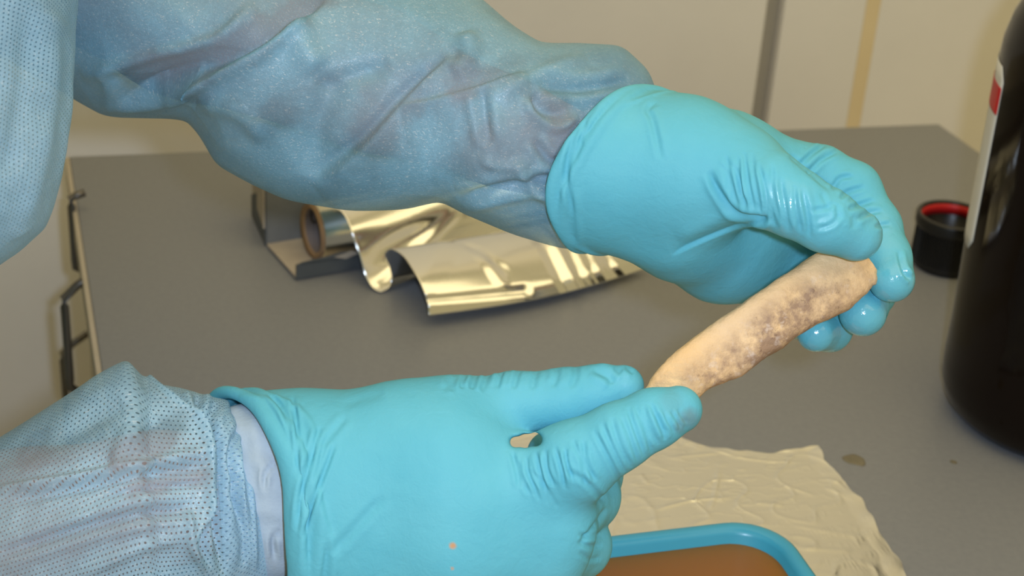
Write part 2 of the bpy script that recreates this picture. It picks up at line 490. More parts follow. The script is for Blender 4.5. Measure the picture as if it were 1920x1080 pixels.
lbox('wall_panel', g0 + gw / 2, s0 - sw / 2, WALLB, WALLB + .012, 0, 2.6, M_WALL, wl, .001)
lbox('wall_panel', s0 + sw / 2, 2.6, WALLB, WALLB + .012, 0, 2.6, M_WALL, wl, .001)
lbox('tan_wall_strip', s0 - sw / 2, s0 + sw / 2, WALLB + .0002, WALLB + .012, 0, 2.6, M_STRIP, wl)  # narrow tan strip filling the space between two wall panels

# ------------------------------------------------------------------ the bench
W = float(np.linalg.norm(B - A)); DEP = .78
bench = empty('work_bench', L(W / 2, -DEP / 2, 0), 'grey topped work bench with beige edging and handles on its side', 'bench')
ld = (N_ - A) / np.linalg.norm(N_ - A)                       # the left edge runs slightly askew
nl = A + ld * DEP; nr_ = B + ld * DEP
top = [nl, nr_, B, A]
prism('bench_top', top, TABLE - .022, TABLE, M_TABLE, bench, .0012)
out = np.array([-EX[0], -EX[1], 0])
nrm_l = np.array([ld[1], -ld[0], 0]);
if nrm_l @ out < 0: nrm_l = -nrm_l
def edge(name, p, q, n, th, z0, z1, mat):
    return prism(name, [p, q, q + n * th, p + n * th], z0, z1, mat, bench, .0006)
edge('edge_band', A, nl, nrm_l, .0035, TABLE - .024, TABLE - .0005, M_EDGE)
ins = .006
cab = [nl - nrm_l * ins + np.array([0, 0, 0]), nr_ + nrm_l * ins, B + nrm_l * ins - EY * .01, A - nrm_l * ins - EY * .01]
prism('side_body', cab, .06, TABLE - .022, M_SIDE, bench, .002)
prism('plinth', [nl - nrm_l * .05, nr_ + nrm_l * .05, B + nrm_l * .05 - EY * .05, A - nrm_l * .05 - EY * .05], 0, .06, M_GAP, bench)
def on_side(s, z, off=0): p = A + ld * s + nrm_l * (off - ins); return np.array([p[0], p[1], z])
def side_hit(x, y, off):
    v = P(x, y, 1) - C; p0 = A + nrm_l * (off - ins); k = ((p0 - C) @ nrm_l) / (v @ nrm_l); p = C + v * k
    return (p - A) @ ld, p[2]
def pixel_y(p): d = np.asarray(p) - C; return 540 - F * (d @ UV_) / (d @ FV)
for hx, hy0, hy1, off, arm in ((133, 372, 500, .010, .004), (120, 560, 722, .022, .018), (117, 664, 830, .022, .018)):
    s_, z1 = side_hit(hx, hy0, off); z0 = z1
    while pixel_y(on_side(s_, z0, off)) < hy1 and z0 > .1: z0 -= .002
    tube('handle', [on_side(s_, z1 + arm, 0), on_side(s_, z1 + arm * .5, off * .6), on_side(s_, z1, off), on_side(s_, z1 - .006, off), on_side(s_, z0 + .006, off), on_side(s_, z0, off), on_side(s_, z0 - arm * .5, off * .6), on_side(s_, z0 - arm, 0)], .0030, M_HANDLE, bench, 10)

# ------------------------------------------------------------------ the foil box with its roll
BA = T(690, 503) - T(555, 527); BA /= np.linalg.norm(BA); BB = np.array([-BA[1], BA[0], 0]); UP = np.array([0, 0, 1.0])
o0 = T(555, 527) + UP * .0016
BL, BWD = .31, .056
def bx(a, b, z): return o0 + BA * a + BB * b + UP * z
box = empty('foil_box', bx(BL / 2, BWD / 2, -.001), 'long dark cardboard box lying open with a foil roll in it', 'box')
ct = .0012
slab('box_bottom', [bx(0, 0, .001), bx(BL, 0, .001), bx(BL, BWD, .001), bx(0, BWD, .001)], ct, M_CARD, box)
fp = [bx(0, 0, 0), bx(BL, 0, 0)] + [bx(BL * (1 - t), -.001, .0135 + .0012 * math.sin(t * 37)) for t in np.linspace(0, .985, 22)] + [bx(0, 0, .0105)]
front_p = slab('front_panel', fp, ct, M_CARD_DARK, box)
for a_ in (.036, .055, .078): slab('torn_edge', [bx(a_ - .009, -.0014, .0125), bx(a_, -.0014, .0095), bx(a_ + .010, -.0014, .0125), bx(a_ + .004, -.0014, .0150)], .0006, M_CARD, front_p)
slab('back_panel', [bx(0, BWD, 0), bx(BL, BWD, 0), bx(BL, BWD, .048), bx(0, BWD, .048)], ct, M_CARD_GREY, box)
slab('lid', [bx(0, BWD, .048), bx(BL, BWD, .048), bx(BL, BWD + .030, .080), bx(0, BWD + .030, .080)], ct, M_CARD_GREY, box)
e0 = T(510, 464); e1 = T(473, 408) + UP * .0016
slab('end_flap', [bx(-.0005, BWD, .0), e1, e1 + UP * .017, bx(-.0005, BWD, .043)], ct, M_CARD_DARK, box)
slab('end_flap', [bx(-.002, BWD - .001, .014), e1 + UP * .0175 + BA * .001, e1 + UP * .030 + BA * .001, bx(-.002, BWD - .001, .047)], ct, M_CARD, box)
slab('end_panel', [bx(BL, 0, 0), bx(BL, BWD, 0), bx(BL, BWD, .045), bx(BL, 0, .045)], ct, M_CARD_DARK, box)

RR = .0195
rc = bx(.020, BWD * .42, RR + .0025)
roll = empty('foil_roll', rc + BA * .14 - UP * RR, 'roll of aluminium foil on a brown card core inside the dark box', 'roll')
rl = .285
lathe('card_core', [(RR * .80, .002), (RR * .98, 0), (RR * .98, rl), (RR * .80, rl), (RR * .80, .002)], rc, M_CORE, roll, 48, axis=BA)
lathe('wound_foil', [(RR * .985, .003), (RR * 1.08, .003), (RR * 1.08, rl - .003), (RR * .985, rl - .003), (RR * .985, .003)], rc, M_FOIL, roll, 64, axis=BA)
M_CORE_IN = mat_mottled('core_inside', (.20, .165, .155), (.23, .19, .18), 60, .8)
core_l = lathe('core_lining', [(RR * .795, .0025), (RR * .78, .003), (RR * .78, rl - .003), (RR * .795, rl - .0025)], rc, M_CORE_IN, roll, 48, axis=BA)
sp_ = []
for t in np.linspace(0, 1, 30):
    an = math.pi * (.35 + 1.5 * t); rr_ = RR * (.28 - .10 * t)
    sp_.append(rc + BA * .004 + UP * (RR * .42 + rr_ * math.sin(an)) - BB * (RR * -.22 + rr_ * math.cos(an)))
tube('core_seam', sp_, .0007, M_BLACK, core_l, 6)

# ------------------------------------------------------------------ the unrolled foil sheet
def TH_(x, y, h): return T(x, y, TABLE + h)
left = [(606, 386, .046), (640, 397, .045), (660, 436, .036), (674, 478, .022), (684, 514, .010), (697, 538, .0030), (714, 547, .0012), (728, 539, .0030), (734, 520, .009),
        (730, 500, .018), (722, 484, .027), (722, 473, .033), (735, 467, .036), (758, 482, .035), (779, 516, .030), (794, 548, .023), (801, 566, .018), (803, 592, .010)]
right = [(1010, 300, .046), (1040, 312, .046), (1060, 340, .034), (1075, 372, .020), (1085, 395, .012), (1092, 408, .008), (1098, 412, .008), (1104, 412, .010), (1108, 410, .014),
         (1112, 406, .020), (1118, 402, .026), (1126, 400, .030), (1136, 402, .031), (1152, 412, .030), (1168, 432, .026), (1184, 462, .019), (1197, 486, .013), (1214, 503, .006)]
nu, nv = 150, 170
Lp = smooth_line([TH_(*p) for p in left], nu); Rp = smooth_line([TH_(*p) for p in right], nu)
tv = np.linspace(0, 1, nv)
fv = Lp[:, None, :] * (1 - tv)[None, :, None] + Rp[:, None, :] * tv[None, :, None]
# the arch bellies out in the middle of the sheet and the front edge sags in a bow
su = np.linspace(0, 1, nu)
bow = np.sin(math.pi * tv)[None, :]
fwd = np.array([.42, -.9, 0]); fwd /= np.linalg.norm(fwd)
fv += (bow * (np.clip((su - .55) / .45, 0, 1) ** 1.3)[:, None])[:, :, None] * fwd * .009
v = fv.reshape(-1, 3); SU = np.repeat(su, nv); TV = np.tile(tv, nu)
idx = np.arange(nu * nv).reshape(nu, nv)
q = np.stack([idx[:-1, :-1], idx[:-1, 1:], idx[1:, 1:], idx[1:, :-1]], -1).reshape(-1, 4)
def dents(v, nrm, items):
    # facets: a sheet bent along straight creases, each ridge a tent with flat sides
    d = np.zeros(len(v))
    for a, b, wd, mm in items:
        a = np.asarray(a); b = np.asarray(b); e = b - a; Lq = e @ e
        t = np.clip(((v - a) @ e) / Lq, 0, 1); dist = np.linalg.norm(v - a - t[:, None] * e, axis=1)
        d += mm * .001 * np.clip(1 - dist / wd, 0, 1)
    return v + nrm * d[:, None]
nr = vnormals(v, q)
it = [(TH_(690, 500, .02), TH_(852, 385, .03), .010, 2.2), (TH_(712, 540, .0), TH_(850, 400, .03), .006, -1.6), (TH_(668, 450, .03), TH_(845, 372, .03), .008, 1.8)]
v = dents(v, nr, it)
def sheet_dent(t0, u0, t1, u1, wd, mm):
    a = np.array([t0 * .165, u0 * .18]); b = np.array([t1 * .165, u1 * .18]); e = b - a
    p = np.stack([TV * .165, SU * .18], 1); k = np.clip(((p - a) @ e) / (e @ e), 0, 1)
    return mm * .001 * np.clip(1 - np.linalg.norm(p - a - k[:, None] * e, axis=1) / wd, 0, 1)
dd = np.zeros(len(v))
for d_ in ((.31, .80, .335, .90, .006, -.9), (.29, .76, .37, .85, .005, .8), (.60, .74, .60, 1.0, .007, 1.4), (.645, .74, .64, 1.0, .007, -2.2), (.70, .74, .69, 1.0, .006, 1.6), (.80, .78, .78, 1.0, .005, -1.3), (.86, .78, .85, 1.0, .005, 1.3),
           (.0, .93, .42, .95, .006, 1.3), (.0, .955, .40, .985, .005, -.8), (.20, .72, .0, .86, .010, -1.0)): dd += sheet_dent(*d_)
v += vnormals(v, q) * dd[:, None]
v += vnormals(v, q) * (fnoise(v, .07, 3) * .0002 * np.clip(SU * 3 - .6, 0, 1))[:, None]
v[:, 2] = np.maximum(v[:, 2], TABLE + .0008)
sheet = mesh_np('foil_sheet', v, q, M_FOIL)
sd = sheet.modifiers.new('thick', 'SOLIDIFY'); sd.thickness = .00015
tag(sheet, 'creased aluminium foil sheet pulled out of the box and curling onto the bench', 'foil')

# ------------------------------------------------------------------ the flat foil sheet under the tray
ol = [(880, 835), (930, 815), (1060, 800), (1160, 806), (1255, 812), (1290, 829), (1335, 842), (1420, 850), (1480, 848), (1534, 841), (1543, 868), (1575, 902), (1612, 940), (1650, 1000),
      (1700, 1080), (1760, 1180), (1500, 1260), (1150, 1280), (800, 1250), (790, 1050), (850, 920)]
olw = np.array([T(*p) for p in ol])
xs = np.linspace(olw[:, 0].min(), olw[:, 0].max(), 190); ys = np.linspace(olw[:, 1].min(), olw[:, 1].max(), 190)
# fill the outline: rings shrinking towards the middle
den = []
for i in range(len(olw)):
    a, b = olw[i], olw[(i + 1) % len(olw)]
    for t in np.linspace(0, 1, 14, endpoint=False): den.append(a * (1 - t) + b * t)
den = np.array(den); den[:, :2] += np.stack([fnoise(den, .02, 11), fnoise(den, .02, 12)], 1) * .0016
ctr = den.mean(0); nr_r = 150; m_ = len(den)
s_ = np.linspace(1, 0.004, nr_r)
v = (ctr + (den - ctr)[None] * s_[:, None, None]).reshape(-1, 3)
rid = 1 - np.abs(fnoise(v, .055, 21, 8)) * 1.6; rid2 = 1 - np.abs(fnoise(v * np.array([1, 2.2, 1]), .030, 22, 8)) * 1.6
ripple = np.zeros(len(v))
for pts in ([(1470, 912), (1500, 922), (1530, 932)], [(1535, 900), (1565, 905), (1590, 925)], [(1545, 915), (1580, 930)], [(1330, 842), (1400, 862), (1520, 870)], [(1415, 945), (1470, 950)], [(1200, 890), (1215, 910)],
            [(1220, 960), (1300, 940), (1380, 935)], [(1260, 860), (1350, 850)], [(1480, 985), (1560, 1000), (1640, 1010)], [(1500, 1030), (1600, 1035)], [(1350, 870), (1340, 930), (1330, 960)]):
    pw_ = np.array([T(*p) for p in pts]); dd, _, al_ = line_dist(v[:, 0], v[:, 1], smooth_line(pw_, 16))
    ripple += np.exp(-(dd / .0013) ** 2) * np.clip(np.minimum(al_, 1 - al_) * 6, 0, 1)
edge_up = np.repeat(np.clip((s_ - .9) / .1, 0, 1), m_)
v[:, 2] = TABLE + .0006 + .0005 * np.clip(rid, 0, 1) ** 8 + .0003 * np.clip(rid2, 0, 1) ** 10 + .00045 * ripple + .0012 * edge_up * (1 + fnoise(v, .04, 5))
inner = np.linalg.norm((v - T(1250, 1120))[:, :2], axis=1)
idx = np.arange(nr_r * m_).reshape(nr_r, m_); nx_ = np.roll(idx, -1, 1)
q = np.stack([idx[:-1], nx_[:-1], nx_[1:], idx[1:]], -1).reshape(-1, 4)
fs = mesh_np('foil_sheet', v, q, M_FOIL2)
tag(fs, 'flat crinkled aluminium foil sheet lying on the bench under the blue tray', 'foil')

# ------------------------------------------------------------------ the tray of liquid
TZ = TABLE + .0032; TR = .052
c_b0 = T(1145, 992, TZ + TR); c_b1 = T(1395, 963, TZ + TR)
tx = c_b1 - c_b0; tx /= np.linalg.norm(tx); ty = np.array([-tx[1], tx[0], 0])
corner = T(1452, 966, TZ + TR)
TWd, TDp = .27, .19
def rrect(inset, z, rad, n=10):
    pts = []; x0, x1, y0, y1 = -TWd + inset, -inset, -TDp + inset, -inset
    for cx, cy, a in ((x1 - rad, y1 - rad, 0), (x0 + rad, y1 - rad, 90), (x0 + rad, y0 + rad, 180), (x1 - rad, y0 + rad, 270)):
        for t in np.linspace(0, 90, n):
            an = math.radians(a + t); p = corner + tx * (cx + rad * math.cos(an)) + ty * (cy + rad * math.sin(an)); pts.append((p[0], p[1], z))
    return pts
def ring_mesh(name, rings, mat, parent, cap_first=False, cap_last=False):
    n = len(rings[0]); v = [p for r in rings for p in r]; f = []
    for i in range(len(rings) - 1):
        for j in range(n):
            k = (j + 1) % n; f.append((i * n + j, i * n + k, (i + 1) * n + k, (i + 1) * n + j))
    if cap_first: f.append(tuple(range(n))[::-1])
    if cap_last: f.append(tuple((len(rings) - 1) * n + j for j in range(n)))
    return mesh(name, v, f, mat, parent)
tray = empty('tray', corner - tx * TWd / 2 - ty * TDp / 2 - UP * (TZ + TR) + UP * TZ, 'shallow blue plastic tray holding amber liquid below the gloved hands', 'tray')
ring_mesh('tray_shell', [rrect(.017, TZ, .016), rrect(.015, TZ + .001, .018), rrect(.006, TZ + TR - .006, .024), rrect(.001, TZ + TR - .005, .026), rrect(0, TZ + TR - .001, .027), rrect(.0015, TZ + TR, .026),
                         rrect(.0055, TZ + TR - .0003, .024), rrect(.0075, TZ + TR - .003, .022), rrect(.0165, TZ + .006, .016), rrect(.020, TZ + .003, .014)], M_TRAY, tray, True, True)
liq = ring_mesh('liquid', [rrect(.0200, TZ + .0036, .0145), rrect(.0086, TZ + .0450, .0215)], M_LIQUID, None, True, True)
tag(liq, 'still amber brown liquid filling the blue tray', 'liquid')

# ------------------------------------------------------------------ the bottle and its cap
bc = T(1977, 782); bc[2] = TABLE + .0006
bottle = empty('reagent_bottle', bc, 'large dark amber glass bottle with a white label on the bench', 'bottle')
RB = .073
prof = [(0, .004), (RB * .55, .003), (RB * .72, .0), (RB * .86, .0025), (RB * .95, .010), (RB * .99, .020), (RB, .032), (RB * 1.0, .06), (RB * 1.03, .12), (RB * 1.055, .222), (RB * 1.05, .234),
        (RB * 1.01, .248), (RB * .93, .262), (RB * .80, .276), (RB * .62, .289), (RB * .45, .299), (RB * .34, .309), (RB * .29, .319), (RB * .28, .337), (.0225, .339), (.0225, .343), (.020, .345), (.020, .359), (.016, .360), (.016, .33)]
lathe('bottle_glass', prof, bc, M_BOTTLE, bottle, 96)
def brad(z): 
    zz = [p[1] for p in prof[6:10]]; rr = [p[0] for p in prof[6:10]]; return float(np.interp(z, zz, rr))
def label_patch(name, z0, z1, a0, a1, off, mat, rnd=.006, par=None):
    an = np.radians(np.linspace(a0, a1, 40)); v = []; f = []
    zs = np.linspace(z0, z1, 16)
    for z in zs:
        ex = max(0, 1 - min(z - z0, z1 - z) / rnd); sh = (1 - math.sqrt(max(0, 1 - ex * ex))) * rnd / RB
        for t in an:
            tt = an[0] + sh + (t - an[0]) * (an[-1] - an[0] - 2 * sh) / (an[-1] - an[0])
            r = brad(z) + off; v.append(bc + np.array([r * math.cos(tt), r * math.sin(tt), z]))
    for i in range(15):
        for j in range(39): f.append((i * 40 + j, i * 40 + j + 1, (i + 1) * 40 + j + 1, (i + 1) * 40 + j))
    o = mesh(name, v, f, mat, par or bottle); sd = o.modifiers.new('thick', 'SOLIDIFY'); sd.thickness = .0002; sd.offset = 1
    return o
vd = math.degrees(math.atan2(-bc[1], -bc[0]))          # azimuth from the bottle to the viewer
a_end = vd - 90 + 27
lab = tag(label_patch('label', .110, .222, a_end - 150, a_end, .0002, M_PAPER), 'white paper label')
tag(label_patch('label_band', .195, .211, a_end - 149.5, a_end - .5, .0005, M_RED, .0005, lab), 'red band')
cc = T(1770, 497); cc[2] = TABLE
cap = empty('bottle_cap', cc, 'black screw cap with red liner lying open beside the large bottle', 'cap')
rc_ = .0255; hc = .041
cp = []
nrib = 60
lathe('cap_shell', [(0, .0), (rc_ * .86, 0), (rc_ * .93, .002), (rc_ * .955, .005), (rc_ * .965, hc - .010), (rc_ * 1.03, hc - .009), (rc_ * 1.05, hc - .007), (rc_ * 1.05, hc - .001), (rc_ * 1.03, hc), (rc_ * .93, hc), (rc_ * .91, hc - .001), (rc_ * .90, .006), (0, .006)], cc, M_BLACK, cap, 72)
rib0 = None
for i in range(nrib):
    an = 2 * math.pi * i / nrib; e = np.array([math.cos(an), math.sin(an), 0]); s2 = np.array([-e[1], e[0], 0])
    if rib0 is None:
        pts = [e * rc_ * .955 - s2 * .0006, e * rc_ * .955 + s2 * .0006, e * (rc_ * .965 + .0008)]
        v = [p + UP * .006 for p in pts] + [p + UP * (hc - .010) for p in pts]
        f = [(0, 1, 2)[::-1], (3, 4, 5), (0, 1, 4, 3), (1, 2, 5, 4), (2, 0, 3, 5)]
        rib0 = mesh('rib', v, f, M_BLACK, cap, False); rib0.location = cc; continue
    r_ = rib0.copy(); COL.objects.link(r_); r_.rotation_euler = (0, 0, an)
lathe('red_ring', [(rc_ * .905, hc - .0095), (rc_ * .905, hc - .0018), (rc_ * .875, hc - .0022), (rc_ * .875, hc - .0095), (rc_ * .905, hc - .0095)], cc, M_RED, cap, 64)

# ------------------------------------------------------------------ dried drops on the bench
def drop(px, py, r, seed, label):
    c = T(px, py); an = np.linspace(0, 2 * math.pi, 40, endpoint=False); rr = np.random.RandomState(seed)
    k = 1 + .10 * np.sin(2 * an + rr.uniform(0, 6)) + .07 * np.sin(3 * an + rr.uniform(0, 6)) + .04 * np.sin(5 * an)
    v = []; 
    for s, z in ((1, .0001), (.97, .0004), (.8, .0005), (.4, .0004)):
        for a, b in zip(an, k): v.append(c + np.array([r * s * b * math.cos(a), r * s * b * math.sin(a), z]))
    f = [(i * 40 + j, i * 40 + (j + 1) % 40, (i + 1) * 40 + (j + 1) % 40, (i + 1) * 40 + j) for i in range(3) for j in range(40)] + [tuple(120 + j for j in range(40))]
    tag(mesh('dried_drop', v, f, M_STAIN), label, 'stain', 'dried drops on the bench')
drop(1602, 863, .0062, 1, 'larger brownish dried drop on the bench beside the flat foil')
drop(1788, 867, .0019, 2, 'tiny brownish dried drop on the bench near the bottle base')

# ------------------------------------------------------------------ the bone
st = [  # one edge, other edge, depth, half thickness
    (1168, 748, 1190, 800, .612, .003), (1206, 733, 1235, 786, .612, .0045), (1226, 700, 1285, 764, .612, .0060), (1258, 668, 1330, 731, .613, .0068), (1300, 634, 1367, 716, .615, .0075),
    (1357, 593, 1424, 681, .617, .008), (1424, 546, 1490, 635, .619, .0085), (1473, 513, 1540, 606, .621, .0085), (1523, 480, 1590, 580, .623, .0085), (1553, 468, 1612, 563, .624, .008),
    (1583, 463, 1632, 546, .625, .007), (1606, 474, 1642, 528, .626, .005), (1630, 486, 1645, 508, .6265, .0025)]
S = smooth_line(st, 150); nph = 96
jag = np.interp(np.arange(150), np.arange(0, 156, 5), np.random.RandomState(5).uniform(-3, 3, 32)); S[:, 2] += jag * .6; S[:, 3] += jag; ph = np.linspace(0, 2 * math.pi, nph, endpoint=False)
q3 = []
for a in S:
    for t in ph:
        ct_, s_t = math.cos(t), math.sin(t)
        cx = np.sign(ct_) * abs(ct_) ** .62; sx = np.sign(s_t) * abs(s_t) ** .55
        x = (a[0] + a[2]) / 2 + cx * (a[0] - a[2]) / 2; y = (a[1] + a[3]) / 2 + cx * (a[1] - a[3]) / 2
        q3.append(K(x, y, a[4] - sx * a[5]))
q3 = np.array(q3); ns = len(S)
idx = np.arange(ns * nph).reshape(ns, nph); nx_ = np.roll(idx, -1, 1)
qq = np.stack([idx[:-1], idx[1:], nx_[1:], nx_[:-1]], -1).reshape(-1, 4)
nb = vnormals(q3, qq)
if ((q3 - q3.mean(0)) * nb).sum() < 0: qq = qq[:, ::-1]; nb = -nb
q3 = q3 + nb * ((fnoise(q3, .016, 31, 10, 3) * .0003) + fnoise(q3, .004, 33) * .0001)[:, None]
xx, yy = pix(q3)
stain = np.exp(-(((xx - 1455) * .8 + (yy - 580) * -.58) / 135) ** 2) * .95 + .22
pl = smooth_line([(1300, 668), (1400, 610), (1500, 545), (1600, 500)], 20)
dl, sd_, al = line_dist(xx, yy, smooth_line([(1225, 695), (1300, 648), (1400, 570), (1500, 500), (1560, 470)], 30))
stain *= np.clip((dl - 10) / 45, .08, 1)
stain += .5 * np.exp(-(np.hypot(xx - 1340, yy - 715) / 50) ** 2) + .45 * np.exp(-(np.hypot(xx - 1250, yy - 725) / 30) ** 2)
capf = [idx[0], idx[-1]]
bone = mesh_np('bone', to_world(q3), qq, M_BONE)
atr = bone.data.attributes.new('stain', 'FLOAT', 'POINT'); atr.data.foreach_set('value', stain.astype(np.float32))
tag(bone, 'tapering piece of old bone with brown mottling held between both gloved hands', 'bone')

# ------------------------------------------------------------------ the person: body, gown, gloves
person = empty('person', (-.57, .70, 0), 'person in pale blue see-through gown and turquoise gloves holding a bone', 'person')

def hand(name, lo, hi, palm, kp, fingers, kf, beads, planes, cutpts, hollow, folds, vox=.0006, label=None, carve=(), under=(), marks={}):
    fd = Field(lo, hi, vox)
    D = fd.blank()
    for ch, k in palm:
        for s in strokes(ch): fd.add(D, s, k)
    G = fd.blank()
    for ch in fingers:
        H = fd.blank()
        for s in strokes(ch): fd.add(H, s, .0035)
        G = smin(G, H, .0010)
    D = smin(D, G, kf)
    for ch in carve:
        H = fd.blank()
        for s in strokes(ch): fd.add(H, s, 0)
        D = -smin(-D, H, .002)
    for ch in under:
        H = fd.blank()
        for s in strokes(ch): fd.add(H, s, .0035)
        D = smin(D, H, .0016)
    pc = fd.plane(*[K(*p) for p in cutpts[:3]], K(*cutpts[3]))
    shell = np.maximum(D, -pc)
    inner = np.maximum(D + .0016, pc - hollow)
    out = np.maximum(shell, -inner)
    for (off, r, wob, seed) in beads:
        w_ = pc - off
        if wob:
            g = fd.ax
            w_ = w_ + wob * (np.sin(g[1][None, :, None] * 130 + seed) + np.sin(g[2][None, None, :] * 170 + seed * 2)).astype(np.float32)
        out = smin(out, np.sqrt((D + .0004) ** 2 + w_ ** 2) - r, .0012)
    v, q = fd.surface(out)
    v = laplace(v, q, 3)
    n = vnormals(v, q)
    v = wrinkle(v, n, folds)
    v = laplace(v, q, 1, .3)
    o = mesh_np(name, to_world(v), q, M_GLOVE, person)
    gx, gy = pix(v)
    for nm, spots in marks.items():
        val = np.zeros(len(v))
        for (mx, my, mr, ms) in spots:
            val = np.maximum(val, ms * np.clip(1.6 - np.hypot(gx - mx, gy - my) / mr + .25 * fnoise(v, .006, 3), 0, 1))
        at = o.data.attributes.new(nm, 'FLOAT', 'POINT'); at.data.foreach_set('value', val.astype(np.float32))
    if label: o['label'] = label
    return o

def lines_between(c0, c1, n, wd, mm, kind='c', jit=4, seed=0, cut=.15):
    """a family of short creases running from curve c0 to curve c1"""
    r = np.random.RandomState(seed); a = smooth_line(c0, n); b = smooth_line(c1, n); o = []
    for i in range(n):
        t0, t1 = r.uniform(0, cut), 1 - r.uniform(0, cut)
        p = a[i] * (1 - t0) + b[i] * t0; s = a[i] * (1 - t1) + b[i] * t1
        m = (p + s) / 2 + r.uniform(-jit, jit, 2)
        o.append(([tuple(p), tuple(m), tuple(s)], wd * r.uniform(.8, 1.25), mm * r.uniform(.6, 1.2), kind))
    return o

# near hand: back of the hand to the viewer, thumb above, index finger over it, the other fingers curled under
palmR = [([(360, 884, .622, 152), (560, 888, .622, 150), (640, 890, .620, 142)], .008),
         ([(420, 990, .622, 130), (640, 1000, .620, 130)], .012),
         ([(620, 880, .620, 120), (770, 830, .618, 108), (855, 795, .618, 84)], .012),
         ([(620, 900, .618, 120), (840, 880, .612, 112), (1000, 915, .610, 80)], .014),
         ([(620, 960, .618, 120), (850, 960, .611, 110), (1035, 975, .611, 84)], .014),
         ([(620, 1000, .619, 120), (850, 1040, .613, 105), (1010, 1050, .615, 82)], .014),
         ([(620, 1040, .620, 110), (820, 1120, .618, 92), (960, 1130, .622, 76)], .014)]
fingR = [[(850, 795, .620, 86), (960, 757, .620, 58), (1060, 748, .620, 56), (1120, 736, .620, 50), (1168, 724, .619, 40)],
         [(985, 905, .608, 86), (1075, 868, .600, 78), (1160, 818, .596, 62), (1225, 785, .597, 55), (1272, 768, .599, 45)]]
underR = [[(1040, 965, .615, 82), (1095, 930, .640, 66), (1110, 890, .660, 55), (1060, 850, .668, 46), (1030, 850, .668, 42)],
         [(1020, 1030, .620, 78), (1082, 1022, .640, 62), (1085, 960, .672, 52), (1030, 930, .68, 44)],
         [(980, 1100, .628, 70), (1050, 1100, .648, 56), (1060, 1040, .675, 48), (1010, 1010, .68, 42)]]
foldsR = [([(448, 742), (500, 752), (540, 800), (566, 870), (572, 960), (560, 1080)], 7, .9, 'g'),
          ([(548, 742), (556, 800), (560, 880)], 4, -.9, 'c'), ([(500, 735), (530, 770), (553, 840)], 4, -.8, 'c'),
          ([(600, 800), (585, 850), (565, 930), (558, 1000)], 5, -1.2, 'c'), ([(628, 830), (610, 880), (580, 960), (568, 1010)], 4, -1.0, 'c'),
          ([(720, 930), (670, 985), (620, 1040)], 8, -.6, 'c'), ([(650, 780), (600, 840)], 6, -.5, 'c'),
          ([(640, 760), (720, 735)], 10, -.5, 'g'),
          ([(1168, 800), (1150, 850), (1120, 900), (1130, 940)], 5, .0, 'g'),
          ([(1060, 880), (1100, 905), (1138, 945)], 5, -.6, 'c'),
          ([(1140, 950), (1118, 985), (1085, 1022)], 5, -1.4, 'g'),
          ([(1125, 1000), (1100, 1005), (1085, 1000)], 4, -.5, 'c'), ([(1130, 1022), (1105, 1024), (1088, 1018)], 4, -.5, 'c'), ([(1128, 1045), (1105, 1048), (1085, 1035)], 4, -.4, 'c'),
          ([(960, 845), (968, 880), (975, 915)], 4, -.9, 'c')]
foldsR += lines_between([(985, 850), (1040, 835), (1090, 815)], [(1010, 930), (1060, 920), (1120, 915)], 7, 3.6, -.85, seed=1, jit=6)
foldsR += lines_between([(1110, 800), (1170, 765), (1215, 745)], [(1165, 905), (1205, 870), (1250, 830)], 8, 4, -.75, seed=2, jit=7)
foldsR += lines_between([(1230, 770), (1270, 765)], [(1255, 820), (1290, 795)], 4, 4, -.6, seed=3, jit=4)
foldsR += lines_between([(840, 700), (930, 690), (1080, 680)], [(830, 735), (915, 735), (1070, 730)], 10, 5, -.8, seed=4, jit=5)
foldsR += [([(1110, 690), (1140, 705), (1150, 720)], 7, -1.2, 'c'), ([(1150, 690), (1165, 700)], 7, -.8, 'g'), ([(1172, 685), (1190, 700)], 5, -.7, 'c')]
foldsR += lines_between([(970, 860), (1000, 880)], [(1000, 940), (1050, 960)], 4, 4, -.55, seed=5, jit=5)
hand('glove', (-.125, -.135, .560), (.082, -.020, .712), palmR, 0, fingR, .006, [(.0006, .0026, .0005, 1), (.0048, .0021, .0009, 3), (.0085, .0014, .0016, 5)],
     None, [(531, 930, .594), (436, 738, .622), (526, 1080, .604), (800, 920, .62)], .05, foldsR, label='turquoise glove on the nearer hand',
     carve=[[(966, 829, .56, 10), (966, 829, .72, 10)], [(985, 827, .56, 13), (985, 827, .72, 13)], [(1005, 825, .56, 12), (1005, 825, .72, 12)]], under=underR,
     marks={'dirt': [(1290, 785, 16, .9), (1275, 800, 10, .7), (1262, 752, 22, .25)], 'spot': [(848, 1023, 5, .9), (848, 1066, 3, .8)], 'wet': [(1180, 700, 30, .25)]})

